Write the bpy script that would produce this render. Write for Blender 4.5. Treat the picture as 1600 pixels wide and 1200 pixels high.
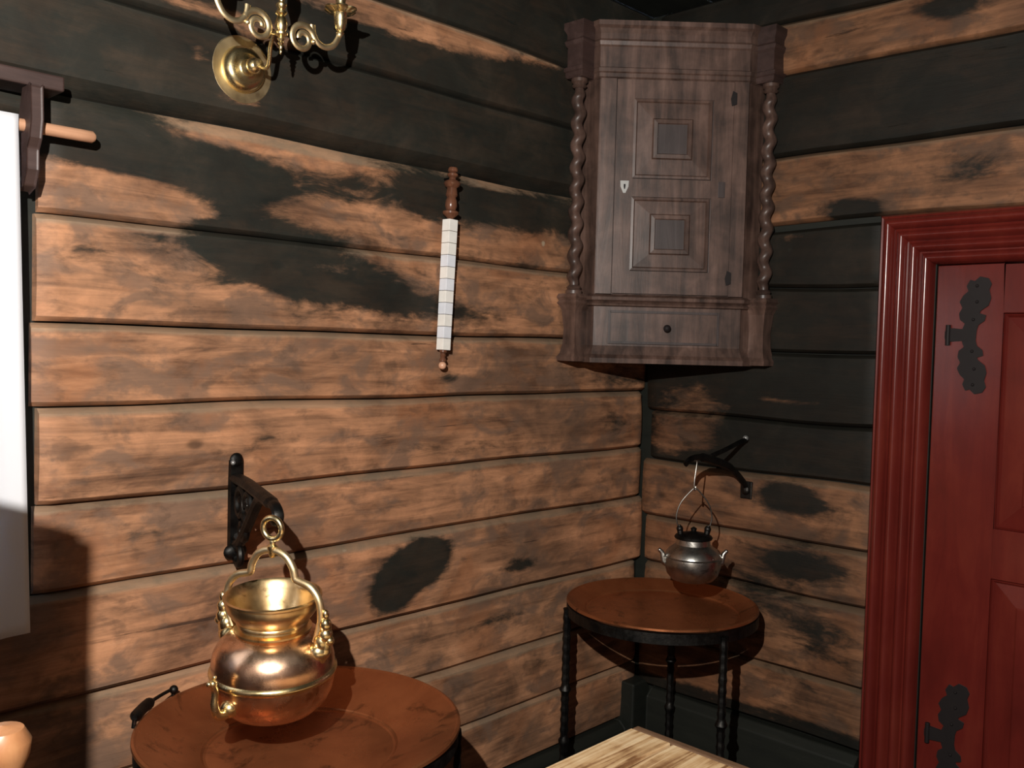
import bpy, bmesh, math, random
from mathutils import Vector, Matrix, noise
random.seed(7)
S = bpy.context.scene
for o in list(bpy.data.objects): bpy.data.objects.remove(o)
PI = math.pi

# ---------------------------------------------------------------- camera
FPX = 1452.08                      # focal length for a 1600 px wide frame
HD, PT, RO = 0.76936, -0.0417977, 0.0257193
CAM = Vector((-2.84789, -2.07946, 1.6))
FW = Vector((math.cos(HD)*math.cos(PT), math.sin(HD)*math.cos(PT), math.sin(PT)))
RT = Vector((math.sin(HD), -math.cos(HD), 0))
UP = RT.cross(FW)
R2 = RT*math.cos(RO)+UP*math.sin(RO); U2 = R2.cross(FW)
cd = bpy.data.cameras.new('camera'); co = bpy.data.objects.new('camera', cd)
S.collection.objects.link(co); S.camera = co
cd.sensor_fit = 'HORIZONTAL'; cd.sensor_width = 36; cd.lens = 36*FPX/1600; cd.clip_start = .02
co.matrix_world = Matrix(((R2.x, U2.x, -FW.x, CAM.x), (R2.y, U2.y, -FW.y, CAM.y), (R2.z, U2.z, -FW.z, CAM.z), (0, 0, 0, 1)))

# ---------------------------------------------------------------- light
S.view_settings.view_transform = 'Standard'; S.view_settings.look = 'None'
S.view_settings.gamma = 1; S.view_settings.use_curve_mapping = False
S.view_settings.exposure = 0.0
w = bpy.data.worlds.new('sky'); S.world = w; w.use_nodes = True
w.node_tree.nodes['Background'].inputs[0].default_value = (.62, .76, 1, 1)
w.node_tree.nodes['Background'].inputs[1].default_value = 5.0
LPOS = Vector((-3.03, -1.89, 2.08))
ld = bpy.data.lights.new('near_camera_light', 'POINT'); lo = bpy.data.objects.new('near_camera_light', ld)
ld.energy = 300; ld.color = (1, .95, .89); ld.shadow_soft_size = .009; lo.location = LPOS  # small point source above and left of the camera, placed from the shadow directions
S.collection.objects.link(lo)

# ---------------------------------------------------------------- helpers
def ray(px, py): return FW + R2*((px-800)/FPX) - U2*((py-600)/FPX)
def onY(px, py, Y=0.):            # point of the plane y = Y (parallel to the left wall) seen there
    d = ray(px, py); return CAM + d*((Y-CAM.y)/d.y)
def onX(px, py, X=0.):            # same for a plane parallel to the right wall
    d = ray(px, py); return CAM + d*((X-CAM.x)/d.x)

def mesh(name, V, F, mat=None, parent=None, smooth=False, loc=None, attrs=None, bevel=0, ang=42):
    me = bpy.data.meshes.new(name); me.from_pydata([tuple(v) for v in V], [], F); me.update()
    if attrs:
        for k, vals in attrs.items():
            a = me.attributes.new(k, 'FLOAT', 'POINT'); a.data.foreach_set('value', vals)
    if bevel or smooth is not None:
        bm = bmesh.new(); bm.from_mesh(me)
        if not attrs: bmesh.ops.remove_doubles(bm, verts=bm.verts, dist=1e-6)
        if bevel:
            bmesh.ops.bevel(bm, geom=[e for e in bm.edges if len(e.link_faces) == 2 and e.calc_face_angle(0) > .6], offset=bevel, segments=2, affect='EDGES', profile=.5)
        bmesh.ops.recalc_face_normals(bm, faces=bm.faces)
        bm.to_mesh(me); bm.free()
    if smooth:
        for p in me.polygons: p.use_smooth = True
        try: me.set_sharp_from_angle(angle=math.radians(ang))
        except Exception: pass
    if mat: me.materials.append(mat)
    o = bpy.data.objects.new(name, me); S.collection.objects.link(o)
    if loc is not None: o.location = loc
    if parent: o.parent = parent
    return o
def empty(name, loc=(0, 0, 0), rz=0):
    o = bpy.data.objects.new(name, None); S.collection.objects.link(o)
    o.location = loc; o.rotation_euler = (0, 0, rz); o.empty_display_size = .05
    return o
def tag(o, label=None, cat=None, group=None, kind=None):
    if label: o['label'] = label
    if cat: o['category'] = cat
    if group: o['group'] = group
    if kind: o['kind'] = kind
    return o

class MB:
    def __init__(s): s.V = []; s.F = []
    def add(s, V, F):
        n = len(s.V); s.V += [Vector(v) for v in V]; s.F += [tuple(i+n for i in f) for f in F]; return s
    def box(s, a, b):
        (x0, y0, z0), (x1, y1, z1) = a, b
        return s.add([(x0,y0,z0),(x1,y0,z0),(x1,y1,z0),(x0,y1,z0),(x0,y0,z1),(x1,y0,z1),(x1,y1,z1),(x0,y1,z1)],
                     [(0,3,2,1),(4,5,6,7),(0,1,5,4),(1,2,6,5),(2,3,7,6),(3,0,4,7)])
    def lathe(s, prof, n=32, c=(0,0,0), axis='Z', rot=None, close=False):
        V = []; F = []; m = len(prof)
        for i in range(n):
            a = 2*PI*i/n
            for r, z in prof: V.append(Vector((r*math.cos(a), r*math.sin(a), z)))
        for i in range(n):
            j = (i+1) % n
            for k in range(m-1): F.append((i*m+k, j*m+k, j*m+k+1, i*m+k+1))
            if close: F.append((i*m+m-1, j*m+m-1, j*m, i*m))
        if rot is not None: V = [rot @ v for v in V]
        c = Vector(c); V = [v+c for v in V]
        return s.add(V, F)
    def tube(s, pts, r, n=10, closed=False, flat=1.0, caps=True):
        pts = [Vector(p) for p in pts]; m = len(pts)
        rr = r if isinstance(r, (list, tuple)) else [r]*m
        V = []; F = []; up = None
        for i, p in enumerate(pts):
            if closed: t = pts[(i+1) % m]-pts[i-1]
            else: t = pts[min(i+1, m-1)]-pts[max(i-1, 0)]
            t.normalize()
            if up is None:
                up = Vector((0, 0, 1)) if abs(t.z) < .9 else Vector((1, 0, 0))
            u = (up - t*up.dot(t)).normalized(); v = t.cross(u); up = u
            for k in range(n):
                a = 2*PI*k/n; V.append(p+u*math.cos(a)*rr[i]+v*math.sin(a)*rr[i]*flat)
        for i in range(m if closed else m-1):
            j = (i+1) % m
            for k in range(n): F.append((i*n+k, i*n+(k+1) % n, j*n+(k+1) % n, j*n+k))
        if caps and not closed:
            F.append(tuple(range(n-1, -1, -1))); F.append(tuple((m-1)*n+k for k in range(n)))
        return s.add(V, F)
    def ball(s, c, r, n=14, sq=(1, 1, 1)):
        c = Vector(c); prof = [(r*math.sin(PI*k/10)+(1e-5 if k in (0, 10) else 0), -r*math.cos(PI*k/10)) for k in range(11)]
        V = []; F = []
        b = MB().lathe(prof, n)
        return s.add([Vector((v.x*sq[0], v.y*sq[1], v.z*sq[2]))+c for v in b.V], b.F)
    def prism(s, poly, d0, d1, fr=None):     # poly of (u, v); frame (origin, U, V, N)
        fr = fr or (Vector((0,0,0)), Vector((1,0,0)), Vector((0,0,1)), Vector((0,-1,0)))
        O, U, V_, N = fr; n = len(poly)
        V = [O+U*u+V_*v+N*d0 for u, v in poly]+[O+U*u+V_*v+N*d1 for u, v in poly]
        F = [tuple(range(n)), tuple(range(2*n-1, n-1, -1))]+[(i, (i+1) % n, n+(i+1) % n, n+i) for i in range(n)]
        return s.add(V, F)
    def build(s, name, mat, parent=None, smooth=False, bevel=0, loc=None):
        return mesh(name, s.V, s.F, mat, parent, smooth, loc, bevel=bevel)

def spline(P, k=8, closed=False):
    P = [Vector(p) for p in P]; out = []; n = len(P)
    for i in range(n if closed else n-1):
        g = lambda j: P[j % n] if closed else P[max(0, min(n-1, j))]
        a, b, c, d = g(i-1), g(i), g(i+1), g(i+2)
        for q in range(k):
            t = q/k
            out.append(.5*((2*b)+(c-a)*t+(2*a-5*b+4*c-d)*t*t+(-a+3*b-3*c+d)*t**3))
    if not closed: out.append(P[-1])
    return out

# ---------------------------------------------------------------- materials
def newmat(name):
    m = bpy.data.materials.new(name); m.use_nodes = True
    nt = m.node_tree; b = nt.nodes['Principled BSDF']
    return m, nt, b
def nd(nt, typ, **kw):
    n = nt.nodes.new(typ)
    for k, v in kw.items():
        if k.startswith('i_'):
            key = k[2:]; key = int(key) if key.isdigit() else key
            n.inputs[key].default_value = v
        else: setattr(n, k, v)
    return n
def ramp(nt, fac, stops):
    r = nt.nodes.new('ShaderNodeValToRGB'); e = r.color_ramp.elements
    while len(e) > 1: e.remove(e[0])
    e[0].position = stops[0][0]; e[0].color = (*stops[0][1], 1)
    for p, c in stops[1:]:
        q = e.new(p); q.color = (*c, 1)
    nt.links.new(fac, r.inputs[0]); return r.outputs[0]
def mixc(nt, fac, a, b, mode='MIX'):
    m = nt.nodes.new('ShaderNodeMix'); m.data_type = 'RGBA'; m.blend_type = mode
    for s, v in ((m.inputs[0], fac), (m.inputs[6], a), (m.inputs[7], b)):
        if hasattr(v, 'is_output'): nt.links.new(v, s)
        else: s.default_value = v if isinstance(v, (int, float)) else (*v, 1)
    return m.outputs[2]
def mth(nt, op, a, b=0., c=None, clamp=False):
    m = nt.nodes.new('ShaderNodeMath'); m.operation = op; m.use_clamp = clamp
    for i, v in enumerate((a, b) if c is None else (a, b, c)):
        if hasattr(v, 'is_output'): nt.links.new(v, m.inputs[i])
        else: m.inputs[i].default_value = v
    return m.outputs[0]
def smooth(nt, v, lo, hi):
    m = nt.nodes.new('ShaderNodeMapRange'); m.interpolation_type = 'SMOOTHSTEP'
    nt.links.new(v, m.inputs[0]); m.inputs[1].default_value = lo; m.inputs[2].default_value = hi
    return m.outputs[0]
def noisen(nt, vec, scale, detail=6, rough=.6, dist=0., sc=(1, 1, 1), off=(0, 0, 0)):
    mp = nt.nodes.new('ShaderNodeMapping'); mp.inputs['Scale'].default_value = sc; mp.inputs['Location'].default_value = off
    nt.links.new(vec, mp.inputs[0])
    n = nd(nt, 'ShaderNodeTexNoise', i_Scale=scale, i_Detail=detail, i_Roughness=rough, i_Distortion=dist)
    nt.links.new(mp.outputs[0], n.inputs['Vector']); return n.outputs[0]
def bump(nt, b, h, strength=.4, dist=.004):
    n = nd(nt, 'ShaderNodeBump', i_Strength=strength, i_Distance=dist)
    nt.links.new(h, n.inputs['Height']); nt.links.new(n.outputs[0], b.inputs['Normal'])
def objvec(nt): return nt.nodes.new('ShaderNodeTexCoord').outputs['Object']

def wall_material(name, along, falloff_dim=1.):
    """hewn pine logs: grain along the wall, worn dark green-black paint where the mesh attribute 'paint' is high"""
    m, nt, b = newmat(name)
    sep = nt.nodes.new('ShaderNodeSeparateXYZ'); nt.links.new(objvec(nt), sep.inputs[0])
    cmb = nt.nodes.new('ShaderNodeCombineXYZ')
    nt.links.new(sep.outputs[0 if along == 'x' else 1], cmb.inputs[0]); nt.links.new(sep.outputs[2], cmb.inputs[1])
    nt.links.new(sep.outputs[1 if along == 'x' else 0], cmb.inputs[2])
    v = cmb.outputs[0]
    grain = noisen(nt, v, 1, 7, .65, .6, sc=(3, 34, 3))
    fine = noisen(nt, v, 1, 5, .7, .3, sc=(11, 120, 10))
    blot = noisen(nt, v, 3.2, 7, .62, .8, sc=(1, 1.7, 1), off=(3, 1, 0))
    hue = noisen(nt, v, 6.5, 5, .6, .4, sc=(1, 1.6, 1), off=(9, 4, 2))
    f = mth(nt, 'ADD', mth(nt, 'MULTIPLY', grain, .45), mth(nt, 'MULTIPLY', blot, .55))
    col = ramp(nt, f, [(.30, (.050, .026, .016)), (.40, (.15, .075, .042)), (.50, (.33, .165, .088)), (.60, (.53, .26, .135)), (.73, (.66, .37, .21))])
    col = mixc(nt, mth(nt, 'MULTIPLY', smooth(nt, hue, .47, .62), .8), col, (.17, .105, .072))
    col = mixc(nt, mth(nt, 'MULTIPLY', smooth(nt, noisen(nt, v, 4, 4, .6, .2, off=(20, 3, 1)), .52, .7), .5), col, (.33, .13, .055))
    big = noisen(nt, v, 1.9, 6, .62, .6, sc=(1, 1.5, 1), off=(11, 2, 7))
    col = mixc(nt, mth(nt, 'MULTIPLY', smooth(nt, big, .50, .68), .5), col, (.10, .062, .042))
    sm_ = noisen(nt, v, 15, 5, .6, .3, sc=(1, 1.6, 1), off=(1, 12, 7))
    col = mixc(nt, mth(nt, 'MULTIPLY', smooth(nt, sm_, .52, .7), .45), col, (.07, .045, .032))
    # long dark cracks and knots
    crack = smooth(nt, noisen(nt, v, 1, 8, .7, .5, sc=(1.5, 22, 2), off=(5, 6, 0)), .64, .70)
    col = mixc(nt, mth(nt, 'MULTIPLY', crack, .75), col, (.035, .02, .014))
    vo = nd(nt, 'ShaderNodeTexVoronoi', i_Scale=4.3, i_Randomness=1.0)
    mp = nt.nodes.new('ShaderNodeMapping'); mp.inputs['Scale'].default_value = (.75, 1.35, .3); nt.links.new(v, mp.inputs[0]); nt.links.new(mp.outputs[0], vo.inputs['Vector'])
    knot = mth(nt, 'SUBTRACT', 1., smooth(nt, mth(nt, 'ADD', vo.outputs['Distance'], mth(nt, 'MULTIPLY', hue, .07)), .07, .13))
    col = mixc(nt, mth(nt, 'MULTIPLY', knot, .7), col, (.05, .028, .018))
    vp = nd(nt, 'ShaderNodeTexVoronoi', i_Scale=3.6, i_Randomness=1.0)
    mp2 = nt.nodes.new('ShaderNodeMapping'); mp2.inputs['Location'].default_value = (7.3, 2.2, 0); nt.links.new(v, mp2.inputs[0]); nt.links.new(mp2.outputs[0], vp.inputs['Vector'])
    pale = mth(nt, 'SUBTRACT', 1., smooth(nt, mth(nt, 'ADD', vp.outputs['Distance'], mth(nt, 'MULTIPLY', grain, .04)), .035, .06))
    col = mixc(nt, mth(nt, 'MULTIPLY', pale, .7), col, (.46, .38, .27))
    # greyed upper arris of each log
    at = nd(nt, 'ShaderNodeAttribute', attribute_name='edge')
    e = mth(nt, 'ADD', at.outputs['Fac'], mth(nt, 'MULTIPLY', mth(nt, 'SUBTRACT', blot, .5), 1.6))
    col = mixc(nt, mth(nt, 'MULTIPLY', smooth(nt, e, .5, 1.0), .55), col, (.25, .195, .13))
    # worn paint
    ap = nd(nt, 'ShaderNodeAttribute', attribute_name='paint')
    wn = mth(nt, 'SUBTRACT', noisen(nt, v, 1, 9, .68, .7, sc=(5, 15, 5), off=(1, 8, 3)), .5)
    wn2 = mth(nt, 'SUBTRACT', noisen(nt, v, 1, 6, .7, .3, sc=(24, 60, 24)), .5)
    p = mth(nt, 'ADD', mth(nt, 'ADD', ap.outputs['Fac'], mth(nt, 'MULTIPLY', wn, 2.3)), mth(nt, 'MULTIPLY', wn2, .8))
    mask = smooth(nt, p, -.32, .5)
    pc = ramp(nt, noisen(nt, v, 5, 6, .65, .5, off=(2, 2, 2)), [(.35, (.007, .0100, .0088)), (.55, (.012, .0162, .0138)), (.72, (.030, .028, .022))])
    col = mixc(nt, mth(nt, 'MULTIPLY', mask, .95), col, pc)
    if falloff_dim < 1: col = mixc(nt, 1., col, (falloff_dim, falloff_dim*.96, falloff_dim*.92), 'MULTIPLY')  # light fall-off towards the right wall darkened into the log colour
    nt.links.new(col, b.inputs['Base Color'])
    b.inputs['Roughness'].default_value = .62; b.inputs['Specular IOR Level'].default_value = .2
    h = mth(nt, 'ADD', mth(nt, 'MULTIPLY', grain, .7), mth(nt, 'MULTIPLY', fine, .3))
    h = mth(nt, 'SUBTRACT', h, mth(nt, 'MULTIPLY', mth(nt, 'ADD', crack, knot), .6))
    bump(nt, b, h, .55, .004)
    return m
def wood_material(name, stops, rough=.4, sc=(2, 30, 30), bs=.25, spec=.5, blotsc=5, warp=.5):
    m, nt, b = newmat(name); v = objvec(nt)
    g = noisen(nt, v, 1, 7, .65, warp, sc=sc); bl = noisen(nt, v, blotsc, 5, .6, .4)
    f = mth(nt, 'ADD', mth(nt, 'MULTIPLY', g, .6), mth(nt, 'MULTIPLY', bl, .4))
    nt.links.new(ramp(nt, f, stops), b.inputs['Base Color'])
    b.inputs['Roughness'].default_value = rough; b.inputs['Specular IOR Level'].default_value = spec
    bump(nt, b, g, bs, .003); return m
def metal_material(name, c1, c2, r0, r1, sc=9, bs=.08, stain=None):
    m, nt, b = newmat(name); v = objvec(nt)
    n = noisen(nt, v, sc, 6, .6, .4)
    c = ramp(nt, n, [(.35, c1), (.65, c2)])
    if stain: c = mixc(nt, smooth(nt, noisen(nt, v, sc*1.7, 6, .65, .6, off=(4, 4, 4)), .56, .68), c, stain)
    nt.links.new(c, b.inputs['Base Color'])
    b.inputs['Metallic'].default_value = 1
    mr = nt.nodes.new('ShaderNodeMapRange'); nt.links.new(noisen(nt, v, sc*2.3, 5, .7), mr.inputs[0])
    mr.inputs[1].default_value = .3; mr.inputs[2].default_value = .7; mr.inputs[3].default_value = r0; mr.inputs[4].default_value = r1
    nt.links.new(mr.outputs[0], b.inputs['Roughness'])
    bump(nt, b, noisen(nt, v, sc*5, 4, .6), bs, .002); return m

M = {}
M['wl'] = wall_material('log_wall_along_x', 'x'); M['wr'] = wall_material('log_wall_along_y_dimmed', 'y', .52)
M['cab'] = wood_material('cupboard_oak', [(.3, (.016, .010, .009)), (.42, (.046, .028, .022)), (.53, (.095, .056, .043)), (.66, (.165, .10, .078))], .40, (22, 22, 2.2), .22, .45, 11)
M['cabd'] = wood_material('cupboard_oak_dark_inlay', [(.3, (.022, .016, .015)), (.55, (.052, .038, .036)), (.75, (.085, .062, .058))], .45, (22, 22, 2.2), .22, .4, 7)
M['dark'] = wood_material('dark_brown_wood', [(.3, (.022, .012, .01)), (.55, (.05, .028, .024)), (.75, (.09, .055, .048))], .5, (3, 30, 30))
M['black'] = wood_material('dark_green_painted_wood', [(.3, (.008, .0095, .0075)), (.6, (.015, .0165, .0125)), (.8, (.03, .027, .02))], .6, (3, 24, 24), .3, .3)
M['blacky'] = wood_material('dark_green_painted_wood_y', [(.3, (.008, .0095, .0075)), (.6, (.015, .0165, .0125)), (.8, (.03, .027, .02))], .6, (24, 3, 24), .3, .3)
M['rod'] = wood_material('light_turned_wood', [(.3, (.28, .13, .07)), (.6, (.5, .27, .16)), (.8, (.62, .38, .25))], .4, (3, 40, 40))
M['staffwood'] = wood_material('polished_mahogany', [(.3, (.05, .02, .012)), (.55, (.15, .062, .034)), (.8, (.34, .17, .10))], .2, (50, 50, 4), .05)
M['staffball'] = wood_material('polished_pale_wood', [(.3, (.5, .25, .15)), (.7, (.75, .45, .3))], .25, (50, 50, 4), .05)
M['table'] = wood_material('worn_table_wood', [(.30, (.05, .02, .01)), (.42, (.28, .14, .06)), (.50, (.62, .40, .2)), (.62, (.88, .68, .42))], .35, (3.2, 60, 60), .6, .5, 7, .9)
M['tabled'] = wood_material('worn_table_wood_dark', [(.3, (.06, .03, .015)), (.55, (.16, .09, .05)), (.75, (.28, .18, .11))], .45, (30, 3.5, 30), .4)
M['chair'] = wood_material('pine_chair_wood', [(.3, (.13, .05, .02)), (.5, (.27, .12, .05)), (.75, (.38, .2, .09))], .4, (20, 20, 4), .2)
M['red'] = wood_material('red_painted_wood', [(.3, (.075, .009, .007)), (.5, (.115, .014, .010)), (.7, (.155, .025, .015))], .21, (14, 14, 2), .12, .6, 4)
M['brass'] = metal_material('brass', (.80, .62, .30), (.93, .80, .48), .2, .34)
M['brassm'] = metal_material('dull_brass', (.78, .60, .34), (.90, .74, .46), .36, .5)
M['potneck'] = metal_material('brass_kettle_neck', (.70, .47, .22), (.88, .66, .36), .26, .38, 12, .1, (.42, .26, .12))
M['potbody'] = metal_material('copper_brass_kettle', (.78, .47, .30), (.92, .63, .44), .2, .32, 10, .1, (.55, .31, .18))
M['copper'] = metal_material('copper', (.34, .115, .045), (.48, .18, .072), .24, .36, 6, .12, (.20, .075, .03))
M['copper'].node_tree.nodes['Principled BSDF'].inputs['Metallic'].default_value = .80
M['pewter'] = metal_material('pewter', (.38, .37, .34), (.56, .54, .5), .24, .38, 14, .12, (.22, .21, .19))
M['iron'] = metal_material('black_iron', (.02, .02, .02), (.045, .042, .038), .4, .6, 20, .3)
def simple(name, c, rough=.5, metal=0., **kw):
    m, nt, b = newmat(name); v = objvec(nt)
    n = noisen(nt, v, 30, 5, .6)
    nt.links.new(mixc(nt, n, tuple(x*.82 for x in c), tuple(min(1, x*1.12) for x in c)), b.inputs['Base Color'])
    b.inputs['Roughness'].default_value = rough; b.inputs['Metallic'].default_value = metal
    for k, val in kw.items(): b.inputs[k].default_value = val
    return m
M['wire'] = metal_material('dull_wire', (.12, .11, .1), (.2, .19, .17), .4, .5)
M['bone'] = simple('white_bone', (.89, .88, .83), .3)
M['bone2'] = simple('bluish_white_bone', (.80, .84, .92), .3)
M['ironp'] = simple('blackened_hinge_iron', (.014, .011, .011), .6, 0., **{'Specular IOR Level': .2})
M['plate'] = simple('grey_lock_plate', (.32, .32, .31), .4, .6)
M['hole'] = simple('keyhole_black', (.01, .01, .01), .8)
def cloth_mat():
    m = bpy.data.materials.new('white_linen'); m.use_nodes = True; nt = m.node_tree; nt.nodes.clear()
    out = nt.nodes.new('ShaderNodeOutputMaterial'); d = nd(nt, 'ShaderNodeBsdfDiffuse', i_Color=(.86, .87, .9, 1)); t = nd(nt, 'ShaderNodeBsdfTranslucent', i_Color=(.8, .83, .88, 1))
    wv = nd(nt, 'ShaderNodeTexWave', i_Scale=260., i_Distortion=.6); bp = nd(nt, 'ShaderNodeBump', i_Strength=.15, i_Distance=.001)
    nt.links.new(objvec(nt), wv.inputs[0]); nt.links.new(wv.outputs['Fac'], bp.inputs['Height'])
    nt.links.new(bp.outputs[0], d.inputs['Normal']); mx = nt.nodes.new('ShaderNodeMixShader'); mx.inputs[0].default_value = .35
    nt.links.new(d.outputs[0], mx.inputs[1]); nt.links.new(t.outputs[0], mx.inputs[2]); nt.links.new(mx.outputs[0], out.inputs[0]); return m
M['cloth'] = cloth_mat()
def glass_mat():
    m = bpy.data.materials.new('window_glass'); m.use_nodes = True; nt = m.node_tree; nt.nodes.clear()
    out = nt.nodes.new('ShaderNodeOutputMaterial'); t = nd(nt, 'ShaderNodeBsdfTransparent', i_Color=(.92, .95, .96, 1)); g = nd(nt, 'ShaderNodeBsdfGlossy', i_Roughness=.03)
    fr = nd(nt, 'ShaderNodeFresnel', i_IOR=1.45); mx = nt.nodes.new('ShaderNodeMixShader')
    nt.links.new(fr.outputs[0], mx.inputs[0]); nt.links.new(t.outputs[0], mx.inputs[1]); nt.links.new(g.outputs[0], mx.inputs[2]); nt.links.new(mx.outputs[0], out.inputs[0]); return m
M['glass'] = glass_mat()

# ---------------------------------------------------------------- the log walls
WX0, WX1, WZ0, WZ1 = -3.12, -2.30, 1.06, 2.045      # window opening in the left wall
CEIL = 2.82
# paint: (centre px, centre py, radius px, radius py, strength) marked on the wall surface
def blobs_to(fn, L, ax):
    out = []
    for px, py, rx, ry, s in L:
        c = fn(px, py); a = fn(px+rx, py); z = fn(px, py+ry)
        out.append((getattr(c, ax), c.z, abs(getattr(a, ax)-getattr(c, ax)), abs(z.z-c.z), s))
    return out
LB = blobs_to(onY, [
    # top strip of bare wood, fading to the right
    (640, 25, 110, 28, -1.6), (760, 68, 90, 22, -1.3), (300, 12, 110, 16, -.9), (420, 62, 60, 14, -1.2), (860, 100, 60, 14, -.5),
    # scuffs round the sconce
    (375, 165, 55, 26, -1.15), (300, 88, 24, 24, -1.1), (450, 128, 60, 8, -1.2), (160, 60, 60, 12, -.5),
    # log below the wide dark ledge
    (60, 190, 150, 40, 1.3), (250, 255, 150, 38, 1.6), (330, 310, 90, 30, .7), (165, 235, 70, 35, .8), (215, 226, 42, 11, -2.2), (330, 222, 90, 10, -.5), (440, 238, 110, 14, -1.4),
    (120, 300, 130, 42, -2.1), (225, 330, 90, 24, -1.7), (560, 300, 130, 24, .3), (790, 325, 110, 24, 1.5), (760, 290, 60, 8, -1.0), (560, 345, 110, 16, -.9), (800, 385, 90, 20, -.7), (660, 300, 40, 40, .5),
    # log with the big dark burn
    (410, 400, 110, 38, 1.7), (500, 440, 110, 36, 1.7), (340, 360, 60, 16, .8), (215, 372, 70, 10, .9), (490, 420, 50, 12, -2.1), (395, 465, 32, 10, -1.9), (600, 470, 60, 22, .9), (120, 395, 40, 8, .7), (700, 490, 60, 14, .8), (600, 400, 60, 12, -.6),
    # the knot patch and small marks
    (640, 880, 44, 28, 3.4), (606, 920, 28, 26, 3.2), (800, 878, 30, 9, 1.7), (655, 860, 30, 16, 1.2),
    (400, 690, 50, 10, 1.0), (330, 712, 50, 8, 1.0), (230, 830, 50, 16, .8), (560, 790, 90, 10, .7), (240, 640, 30, 10, .4), (690, 590, 20, 12, 1.2), (270, 350, 40, 16, .4),
    (700, 700, 120, 10, .9), (560, 675, 90, 12, .7), (950, 660, 40, 24, .9), (900, 800, 70, 24, .6), (650, 760, 30, 30, .5), (770, 960, 60, 10, .8), (700, 990, 110, 8, .8), (830, 1030, 26, 18, .9), (960, 590, 70, 26, .9), (150, 1010, 60, 10, .6),
    (850, 570, 60, 16, .3),
], 'x')
RB = blobs_to(onX, [
    (1240, 95, 70, 20, -1.5), (1420, 50, 140, 22, -.8), (1300, 60, 110, 40, -1.6), (1480, 20, 60, 26, 1.7), (1400, 110, 40, 10, .6),
    (1520, 265, 80, 36, 1.1), (1340, 332, 46, 16, 2.6), (1270, 300, 40, 24, .2), (1530, 308, 60, 12, -.8), (1255, 372, 50, 10, -.9),
    (1080, 640, 90, 60, -1.15), (1060, 690, 50, 26, -.9), (1220, 622, 40, 8, -1.5), (1290, 632, 60, 7, -1.1), (1310, 750, 80, 20, -.7), (1330, 480, 60, 80, .6), (1200, 580, 60, 30, .7),
    (1245, 775, 46, 22, 1.9), (1225, 690, 60, 36, 1.5), (1280, 670, 80, 30, 1.2), (1190, 880, 60, 30, .5), (1270, 880, 60, 24, 1.2), (1290, 990, 60, 30, .8), (1050, 780, 30, 30, -.4), (1180, 930, 60, 30, .6), (1100, 800, 50, 30, -.3),
    (1180, 1000, 60, 40, .3),
], 'y')
def sst(a, b, x):
    t = max(0., min(1., (x-a)/(b-a))); return t*t*(3-2*t)
def baseL(x, z):
    if z > 2.525: return 9
    if z > 2.326: return 1.1-1.0*sst(2.41, 2.47, z)*sst(-.75, -1.1, x)
    if z > 2.10: return 1.25
    if z > 1.85: return .05
    if z > 1.63: return -.45+.1*sst(-2, -1, x)
    return -.75
def baseR(y, z):
    if z > 2.675: return 9
    if z > 2.505: return -.3
    if z > 2.24: return 1.35
    if z > 2.0: return -.75
    if z > 1.19: return 1.15
    return -.35 if z > .4 else .6
def field(B, base, a, z):
    v = base(a, z)
    for c, cz, r, rz, s in B:
        q = ((a-c)/r)**2+((z-cz)/rz)**2
        if q < 6: v += s*math.exp(-q*.9)
    return v

def plank(axis, a0, a1, z0, z1, proud, parent, mat, B, base, top=.011, bot=.010, und=.012, wob=.004, seed=0, step=.025):
    """one hewn log face: chamfered top and bottom, slightly wavy; axis 'x' faces -y, axis 'y' faces -x"""
    n = max(2, int((a1-a0)/step)); k = 7
    prof = [(.0, 0), (proud-und, 0), (proud, bot/(z1-z0))]
    tt = 1-top/(z1-z0); bb = bot/(z1-z0)
    for i in range(1, k): prof.append((proud+.003*math.sin(PI*i/k), bb+(tt-bb)*i/k))
    prof += [(proud, tt-.012/(z1-z0)), (proud, tt), (proud-.014, 1), (0, 1)]
    m = len(prof); V = []; F = []; P = []; E = []
    for i in range(n+1):
        a = a0+(a1-a0)*i/n
        w0 = wob*noise.noise(Vector((a*2.1, seed*3.7, 0)))*1.6; w1 = wob*noise.noise(Vector((a*2.1, seed*3.7+3.7, 0)))*1.6
        endf = min(a-a0, a1-a)
        for j, (d, t) in enumerate(prof):
            z = z0+w0+(z1+w1-z0-w0)*t
            dd = d
            if 0 < j < m-1:
                dd += .005*noise.noise(Vector((a*1.7, z*6, seed)))+.0015*noise.noise(Vector((a*9, z*25, seed)))
                if endf < .02: dd -= (.02-endf)*.6
            V.append((a, -dd, z) if axis == 'x' else (-dd, a, z))
            zz = min(max(z, z0+.004), z1-.004)
            zq = z0+(z1-z0)*min(max(t, .02), .98)
            P.append(field(B, base, a, zq)); E.append(1. if j >= m-3 else (.45 if j == m-4 else 0.))
    for i in range(n):
        for j in range(m-1):
            F.append((i*m+j, (i+1)*m+j, (i+1)*m+j+1, i*m+j+1))
    F.append(tuple(range(m))); F.append(tuple(n*m+j for j in range(m-1, -1, -1)))
    return mesh('plank', V, F, mat, parent, True, attrs={'paint': P, 'edge': E})

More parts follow.
